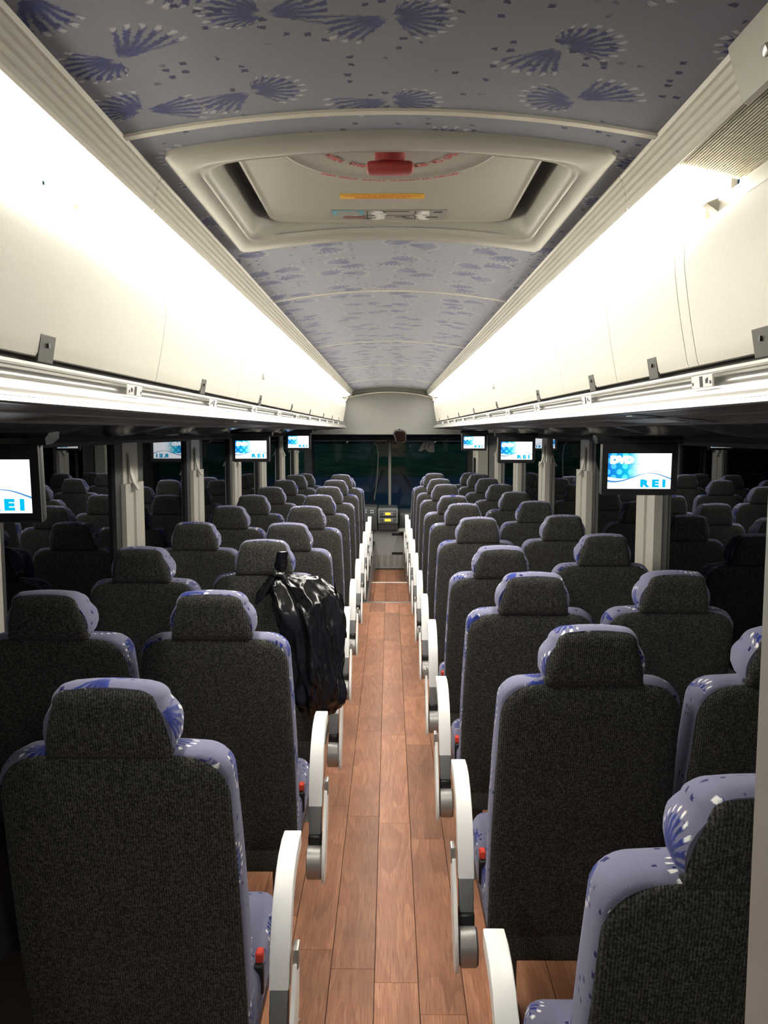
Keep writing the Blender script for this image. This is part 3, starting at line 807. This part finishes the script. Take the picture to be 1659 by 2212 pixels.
def monitor(x, y, z, rz, label, rx=0.0):
    o = empty('monitor', (x, y, z), rad(rz)); o.rotation_euler = (rad(rx), 0, rad(rz))
    setp(o, label, 'monitor', 'drop-down monitors under the luggage racks')
    put('casing', ME_BEZ, o); put('bezel', ME_FRM, o); put('bracket', ME_BRK, o)
    s_ = put('screen', ME_SCR, o)
    for me, lx, lz in ((T_REI, .045, -.0415), (T_DVD, -.058, .036), (T_SM, -.02, .022)):
        t = put('lettering', me, s_); t.location = (lx, -.0008, lz); t.rotation_euler = (rad(90), 0, 0)
    return o
monitor(.822, 2.75, 1.430, -3, 'glowing video monitor under the right rack, nearest and largest of the three there', 3)
monitor(.834, 5.50, 1.434, -1, 'glowing video monitor under the right rack, middle one of three')
monitor(.836, 8.30, 1.452, -1, 'small glowing video monitor under the right rack, farthest of three')
monitor(-.882, 1.80, 1.441, 2, 'large glowing video monitor cut off by the left edge of the photo', 3)
monitor(-.915, 5.50, 1.441, 1, 'glowing video monitor under the left rack, middle one of three')
monitor(-.908, 8.30, 1.457, 1, 'small glowing video monitor under the left rack, farthest of three')

# ------------------------------------------------------------------ seats
def outline(wb, wt, h, rt, rb, n=7, crown=0.0, bulge=0.0):
    """closed outline in (x, v): bottom half width wb, top half width wt, corner radii"""
    pts = []
    def arc(cx, cv, r, a0, a1):
        for i in range(n + 1):
            a = rad(a0 + (a1 - a0) * i / n); pts.append((cx + r * math.cos(a), cv + r * math.sin(a)))
    arc(wb - rb, rb, rb, -90, 0)
    if bulge:
        for t in (.25, .5, .75): pts.append((wb + (wt - wb) * t + bulge * math.sin(math.pi * t), rb + (h - rt - rb) * t))
    arc(wt - rt, h - rt, rt, 0, 90)
    for t in (.25, .5, .75): x = (wt - rt) * (1 - 2 * t); pts.append((x, h + crown * (1 - (1 - 2 * t) ** 2)))
    arc(-wt + rt, h - rt, rt, 90, 180)
    if bulge:
        for t in (.75, .5, .25): pts.append((-(wb + (wt - wb) * t + bulge * math.sin(math.pi * t)), rb + (h - rt - rb) * t))
    arc(-wb + rb, rb, rb, 180, 270)
    return pts
def pillow(ol, h, layers, v0=0.0, mb=None):
    """layers: (depth y, inset)"""
    mb = mb or MB(); W = max(abs(p[0]) for p in ol); rs = []
    for lay in layers:
        y, ins = lay[0], lay[1]; it = lay[2] if len(lay) > 2 else ins; ib = lay[3] if len(lay) > 3 else ins
        sx = (W - ins) / W; sv = (h - it - ib) / h
        rs.append([(x * sx, y, v0 + ib + v * sv) for x, v in ol])
    return mb.rings(rs)
BH, HH = .700, .136
back_ol = outline(.205, .200, BH, .056, .04, crown=.006, bulge=.006)
ME_BACK = pillow(back_ol, BH, [(.0, .006), (.006, .002), (.03, .0, .003, .0), (.07, .003, .016, .003), (.10, .010, .032, .01), (.125, .025, .056, .02), (.138, .05, .085, .04)]).mesh('backrest', M_SEAT, uv=True, sharp=55)
cov_ol = outline(.203, .198, BH - .004, .074, .02, crown=.006, bulge=.005)
ME_COV = pillow(cov_ol, BH - .004, [(.008, .0), (.0, .001), (-.006, .007), (-.010, .022), (-.011, .07)], v0=.001).mesh('rear_cover', M_CHAR, sharp=60)
head_ol = outline(.112, .092, HH, .036, .03, crown=.004, bulge=.008)
ME_HEAD = pillow(head_ol, HH, [(-.006, .005, .005, .004), (.004, .001, .002, .0), (.02, .0, .004, .0), (.05, .0, .016, .0), (.08, .006, .034, .004), (.105, .017, .056, .012), (.118, .032, .074, .022)], v0=BH - .005).mesh('headrest', M_SEAT, uv=True, sharp=60)
hc_ol = outline(.108, .087, HH - .008, .026, .012, crown=.003, bulge=.003)
ME_HCOV = pillow(hc_ol, HH - .008, [(.006, .0), (-.006, .0008), (-.012, .007), (-.015, .022)], v0=BH - .004).mesh('headrest_cover', M_CHAR, sharp=60)
def cushion_mesh():
    ol = outline(.205, .205, .12, .035, .03, n=4)
    return pillow(ol, .12, [(-.36, .02), (-.34, .004), (-.30, .0), (-.05, .0), (.03, .002), (.065, .012), (.082, .035)], v0=.345).mesh('seat_cushion', M_SEAT, uv=True, sharp=55)
ME_CUSH = cushion_mesh()
ME_SKIRT = MB().box(-.190, .190, -.375, -.345, .285, .365, bev=.008, seg=2).mesh('rear_skirt', M_CHAR)
ME_PAN = MB().box(-.195, .195, -.34, .03, .29, .35, bev=.01).mesh('seat_pan', M_BLACK)
ME_LEG = MB().ext([(-.30, .001), (-.02, .001), (-.04, .02), (-.12, .05), (-.12, .30), (-.22, .30), (-.22, .05), (-.28, .02)], -.022, .022, axis='x').mesh('leg', M_DGREY)
# aisle armrest: curved profile in the (y, z) plane, aisle side at +x for the left block
def offset_path(path, th):
    up = []; dn = []
    for i, (y, z) in enumerate(path):
        a = Vector(path[max(i - 1, 0)]); b = Vector(path[min(i + 1, len(path) - 1)]); d = (b - a).normalized(); n = Vector((-d.y, d.x))
        t = th[i] if isinstance(th, (list, tuple)) else th
        up.append((y + n.x * t / 2, z + n.y * t / 2)); dn.append((y - n.x * t / 2, z - n.y * t / 2))
    return up + dn[::-1]
arm_path = [(0, .622), (-.05, .624), (-.10, .620), (-.14, .604), (-.17, .580), (-.195, .552), (-.215, .520), (-.235, .478), (-.252, .43)]
def bevelled_ext(prof, x0, x1, bev, m_, name):
    mb = MB().ext(prof, x0, x1, axis='x')
    es = [e for e in mb.bm.edges if abs(e.verts[0].co.x - e.verts[1].co.x) < 1e-6]
    bmesh.ops.bevel(mb.bm, geom=es, offset=bev, segments=2, profile=.6, affect='EDGES')
    return mb.mesh(name, m_, sharp=40)
ME_ARM = bevelled_ext(offset_path(arm_path, [.034, .036, .037, .038, .038, .038, .038, .038, .038]), -.020, .020, .003, M_WHITE, 'armrest')
ME_COLLAR = bevelled_ext(offset_path([(-.252, .432), (-.262, .395), (-.268, .355)], .040), -.018, .018, .004, M_GREY, 'arm_collar')
ME_HINGE = MB().box(-.019, .019, -.30, -.25, .30, .357, bev=.004).mesh('hinge_block', M_BLACK)
def drum():
    rs = []
    for x, r in ((-.021, .040), (-.019, .046), (.019, .046), (.024, .042)):
        rs.append([(x, -.315 + r * math.cos(a * math.pi / 12), .285 + r * 1.05 * math.sin(a * math.pi / 12)) for a in range(24)])
    return MB().rings(rs).mesh('pivot_drum', M_DRUM)
ME_DRUM = drum()
ME_SHROUD = bevelled_ext([(-.20, .46), (-.185, .44), (-.20, .36), (-.26, .27), (-.31, .232), (-.355, .24), (-.365, .27), (-.34, .33), (-.28, .40), (-.24, .47), (-.22, .475)], .0245, .034, .003, M_WHITE, 'side_cover')
ME_SCAP = MB().box(.0245, .037, -.235, -.195, .455, .50, bev=.004, seg=2).mesh('button_cap', M_DRUM)
ME_BUCK = MB().box(-.008, .008, -.225, -.20, .462, .485, bev=.003).mesh('buckle', M_ORANGE)
ME_BUCK2 = MB().box(-.010, .010, -.235, -.215, .40, .463, bev=.003).mesh('buckle_stalk', M_BLACK)

SX, SW = .455, .888; X0 = -.015
ordn = ['first', 'second', 'third', 'fourth', 'fifth', 'sixth', 'seventh', 'eighth', 'ninth', 'tenth', 'eleventh']
PIV = (0, -.36, .33)
def seat(side, col, row, y, recl, drop=0.0, armrot=0.0, extra=''):
    x = X0 + side * (SX if col == 'aisle' else SW)
    if side > 0 and col == 'aisle' and row == 0: x += .02
    root = empty('coach_seat', (x, y, -drop))
    lab = '%s seat, %s block, %s row from the camera%s' % (col, 'left' if side < 0 else 'right', ordn[row], extra)
    setp(root, lab, 'seat', 'coach seats in %s block' % ('left' if side < 0 else 'right'))
    rot = (rad(recl), 0, rad(random.uniform(-.8, .8)))
    b = put('backrest', ME_BACK, root, PIV, rot); put('rear_cover', ME_COV, b)
    h = put('headrest', ME_HEAD, root, PIV, rot); put('headrest_cover', ME_HCOV, h)
    put('seat_cushion', ME_CUSH, root); put('rear_skirt', ME_SKIRT, root); put('seat_pan', ME_PAN, root)
    put('leg', ME_LEG, root, (-side * .13, 0, drop) if col == 'aisle' else (side * .13, 0, drop))
    if col == 'aisle':
        ax = X0 + side * .209 - x
        fl_ = (1 if side < 0 else -1)
        def ap(n, me, par=root):
            o = put(n, me, par); return o
        hinge_loc = (ax, 0, 0)
        a = ap('armrest', ME_ARM); c = ap('arm_collar', ME_COLLAR, a); hg = ap('hinge_block', ME_HINGE, root)
        Mx = Matrix.Translation((ax, 0, 0)) @ Matrix.Scale(1, 4)
        if armrot:
            R_ = Matrix.Translation((0, -.275, .33)) @ Matrix.Rotation(rad(armrot), 4, 'X') @ Matrix.Translation((0, .275, -.33))
            a.matrix_local = Mx @ R_
        else: a.location = (ax, 0, 0)
        hg.location = (ax, 0, 0)
        d = ap('pivot_drum', ME_DRUM); d.location = (ax, 0, 0)
        sc_ = ap('side_cover', ME_SHROUD if side < 0 else ME_SHROUD_R); sc_.location = (ax, 0, 0)
        bc = put('button_cap', ME_SCAP if side < 0 else ME_SCAP_R, sc_)
        k = put('buckle', ME_BUCK, root, (-side * .200, 0, 0)); put('buckle_stalk', ME_BUCK2, k)
    return root
def mirrored(me, name):
    m2 = me.copy(); m2.name = name
    for v in m2.vertices: v.co.x *= -1
    m2.flip_normals(); return m2
ME_SHROUD_R = mirrored(ME_SHROUD, 'side_cover'); ME_SCAP_R = mirrored(ME_SCAP, 'button_cap')

LY = [1.85 + .829 * i for i in range(10)]
RY = [1.47 + .805 * i for i in range(11)]
L_REC = [11, 12.5, 5, 13, 12, 12, 12, 11.5, 10, 20]
R_REC = [12, 12, 16, 21, 15, 15, 18, 12, 12.5, 10, 20]
random.seed(11)
for i in range(10):
    seat(-1, 'aisle', i, LY[i], L_REC[i], .03 if i == 9 else 0, 0, ', holding a black bag' if i == 2 else '')
    if i > 0: seat(-1, 'window', i, LY[i], 12 + random.uniform(-.7, .7), .03 if i == 9 else 0)
for i in range(11):
    seat(1, 'aisle', i, RY[i], R_REC[i], .03 if i == 10 else 0, 12 if i == 3 else 0)
    if i > 0: seat(1, 'window', i, RY[i], (12 + random.uniform(-.7, .7)) if i != 2 else 15, .03 if i == 10 else 0)

# ------------------------------------------------------------------ black bin bag hung on the third left aisle seat
def bag():
    root = empty('rubbish_bag', (-.30, 2.98, .52)); setp(root, 'black plastic rubbish bag tied to a left aisle headrest', 'bag')
    O = Vector((-.30, 2.98, .52))
    path = [(-.418, 3.035, 1.055), (-.395, 3.02, 1.035), (-.345, 3.00, 1.000), (-.305, 2.985, .93), (-.285, 2.975, .84), (-.272, 2.97, .74), (-.262, 2.972, .65), (-.258, 2.978, .575), (-.258, 2.985, .530), (-.258, 2.99, .512)]
    wx = [.012, .030, .085, .112, .112, .098, .090, .084, .062, .015]
    wy = [.010, .020, .045, .060, .066, .066, .066, .062, .045, .012]
    rs = []; NT_, NA = 64, 84
    def lerp(arr, t):
        k = t * (len(arr) - 1); i = min(int(k), len(arr) - 2); f_ = k - i; f_ = f_ * f_ * (3 - 2 * f_) * .4 + f_ * .6
        a, b = arr[i], arr[i + 1]
        return a + (b - a) * f_ if not isinstance(a, tuple) else Vector(a).lerp(Vector(b), f_)
    for k in range(NT_ + 1):
        t = k / NT_; c = lerp(path, t) - O; a_, b_ = lerp(wx, t), lerp(wy, t); ring = []
        for j in range(NA):
            an = j / NA * 2 * math.pi
            # long folds that run from the knot down, plus crumples
            fold = (1 - 2 * abs(math.sin(an * 3 + t * 3.2))) * .16 + (1 - 2 * abs(math.sin(an * 5.5 - t * 4 + 1))) * .07
            cr = noise.noise(Vector((math.cos(an) * 2.2, math.sin(an) * 2.2, t * 7))) * .26
            rg = 1 - abs(noise.noise(Vector((math.cos(an) * 3 + 5, math.sin(an) * 3, t * 5 + 3)))) * 2
            k_ = 1 + (fold * (1.2 - t * .7) + cr * min(1, t * 3) + rg * .12 * min(1, t * 3))
            x = c.x + math.cos(an) * a_ * k_; y = c.y + math.sin(an) * b_ * k_; z = c.z + noise.noise(Vector((math.cos(an) * 2 + 9, math.sin(an) * 2, t * 5))) * .02
            # upper right outline: the shoulder of the bag rides high on the aisle side
            if .12 < t < .55: z += max(0, math.cos(an)) * .05 * math.sin((t - .12) / .43 * math.pi)
            ring.append((x, y, z))
        rs.append(ring)
    MB().rings(rs).build('sack', M_BAG, root, sharp=50)
    # pointed corner sticking out towards the aisle
    P = []
    for i in range(7):
        t = i / 6
        P.append([Vector((-.20 + .045 * t, 2.955 - .004 * math.sin(j * 2.1), .955 - .11 * t + (j / 4 - .5) * (.17 * (1 - t) + .02) - .02)) - O for j in range(5)])
    g = MB().grid(P); r = bmesh.ops.solidify(g.bm, geom=g.bm.faces[:], thickness=.022)
    g.build('corner_flap', M_BAG, root)
    # knot with an upright ear and a drooping tail
    kn = MB()
    rs = []
    for k in range(9):
        t = k / 8; zz = 1.040 + .085 * t; hw = (.016, .014, .018, .022, .022, .020, .019, .020, .016)[k]
        rs.append([Vector((-.402 + .012 * t + math.cos(a * math.pi / 8) * hw * (1 + .2 * math.sin(a * 3 + k)), 3.018 + math.sin(a * math.pi / 8) * hw * .5 - .02 * t, zz)) - O for a in range(16)])
    kn.rings(rs).build('ear', M_BAG, root)
    tl = MB(); rs = []
    for k in range(9):
        t = k / 8; hw = (.012, .018, .022, .024, .022, .02, .018, .014, .006)[k]
        rs.append([Vector((-.415 - .075 * t + math.cos(a * math.pi / 6) * hw * (1 + .25 * math.sin(a * 2 + k * 1.7)), 3.015 - .01 * t + math.sin(a * math.pi / 6) * hw * .35, 1.045 - .115 * t)) - O for a in range(12)])
    tl.rings(rs).build('tail', M_BAG, root)
    kt = MB().tube([Vector((-.43, 3.02, 1.035)) - O, Vector((-.415, 2.995, 1.045)) - O, Vector((-.395, 2.995, 1.04)) - O, Vector((-.385, 3.015, 1.03)) - O], [.008, .014, .014, .008], 10)
    kt.build('knot', M_BAG, root)
bag()
# a scrap of paper on the floor beside the nearest left seat
o = MB().ext([(0, 0), (.018, .004), (.026, .022), (.012, .030), (.002, .018)], 0, .006, axis='z').build('paper_scrap', M_PILL); o.location = (-.262, 2.05, .0005)
setp(o, 'small torn scrap of paper on the wooden aisle floor', 'litter')

# ------------------------------------------------------------------ outside in the dark
def dark_ground():
    m = mat('night_grass', (.06, .12, .05), .95, spec=.1); N = NT(m); tc = N.node('ShaderNodeTexCoord')
    n = N.noise(tc.outputs['Object'], .6, 6, .7)
    N.link(N.mix(N.step(n, .35, .65), (.07, .12, .06), (.15, .24, .10)), N.b.inputs['Base Color'])
    return m
P = []
for j in range(40):
    y = 54 + j * .9; row = []
    for i in range(61):
        x = -72 + i * 2.4
        z = -1.42 + 1.7 * (1 / (1 + math.exp(-(y - 66 - 4 * math.sin(x * .06)) * .25))) + noise.noise(Vector((x * .3, y * .3, 0))) * .12
        row.append((x, y, z))
    P.append(row)
struct(MB().grid(P).build('ground', dark_ground(), recalc=False))
struct(MB().poly([(-60, -20, -1.36), (60, -20, -1.36), (60, 95, -1.36), (-60, 95, -1.36)]).build('ground', speck('asphalt', (.14, .18, .22), .9, .2, 4), recalc=False))
# dark tree belt behind the bank
P = []
for i in range(121):
    x = -100 + i * 1.68; row = []
    for j in range(16):
        t = j / 15; n = noise.noise(Vector((x * .35, t * 4, 1)))
        row.append((x, 92 + 4 * math.cos(math.pi * t) * -1 + n * 2.2, -.2 + 15 * math.sin(math.pi * t * .5) + noise.noise(Vector((x * .5, t * 3, 7))) * 1.5 * t))
    P.append(row)
tb = MB().grid(P).build('tree_belt', speck('night_leaves', (.02, .03, .02), .95, .5, 2), recalc=False)
setp(tb, 'dark belt of trees behind the grass bank outside', 'trees', kind='stuff')
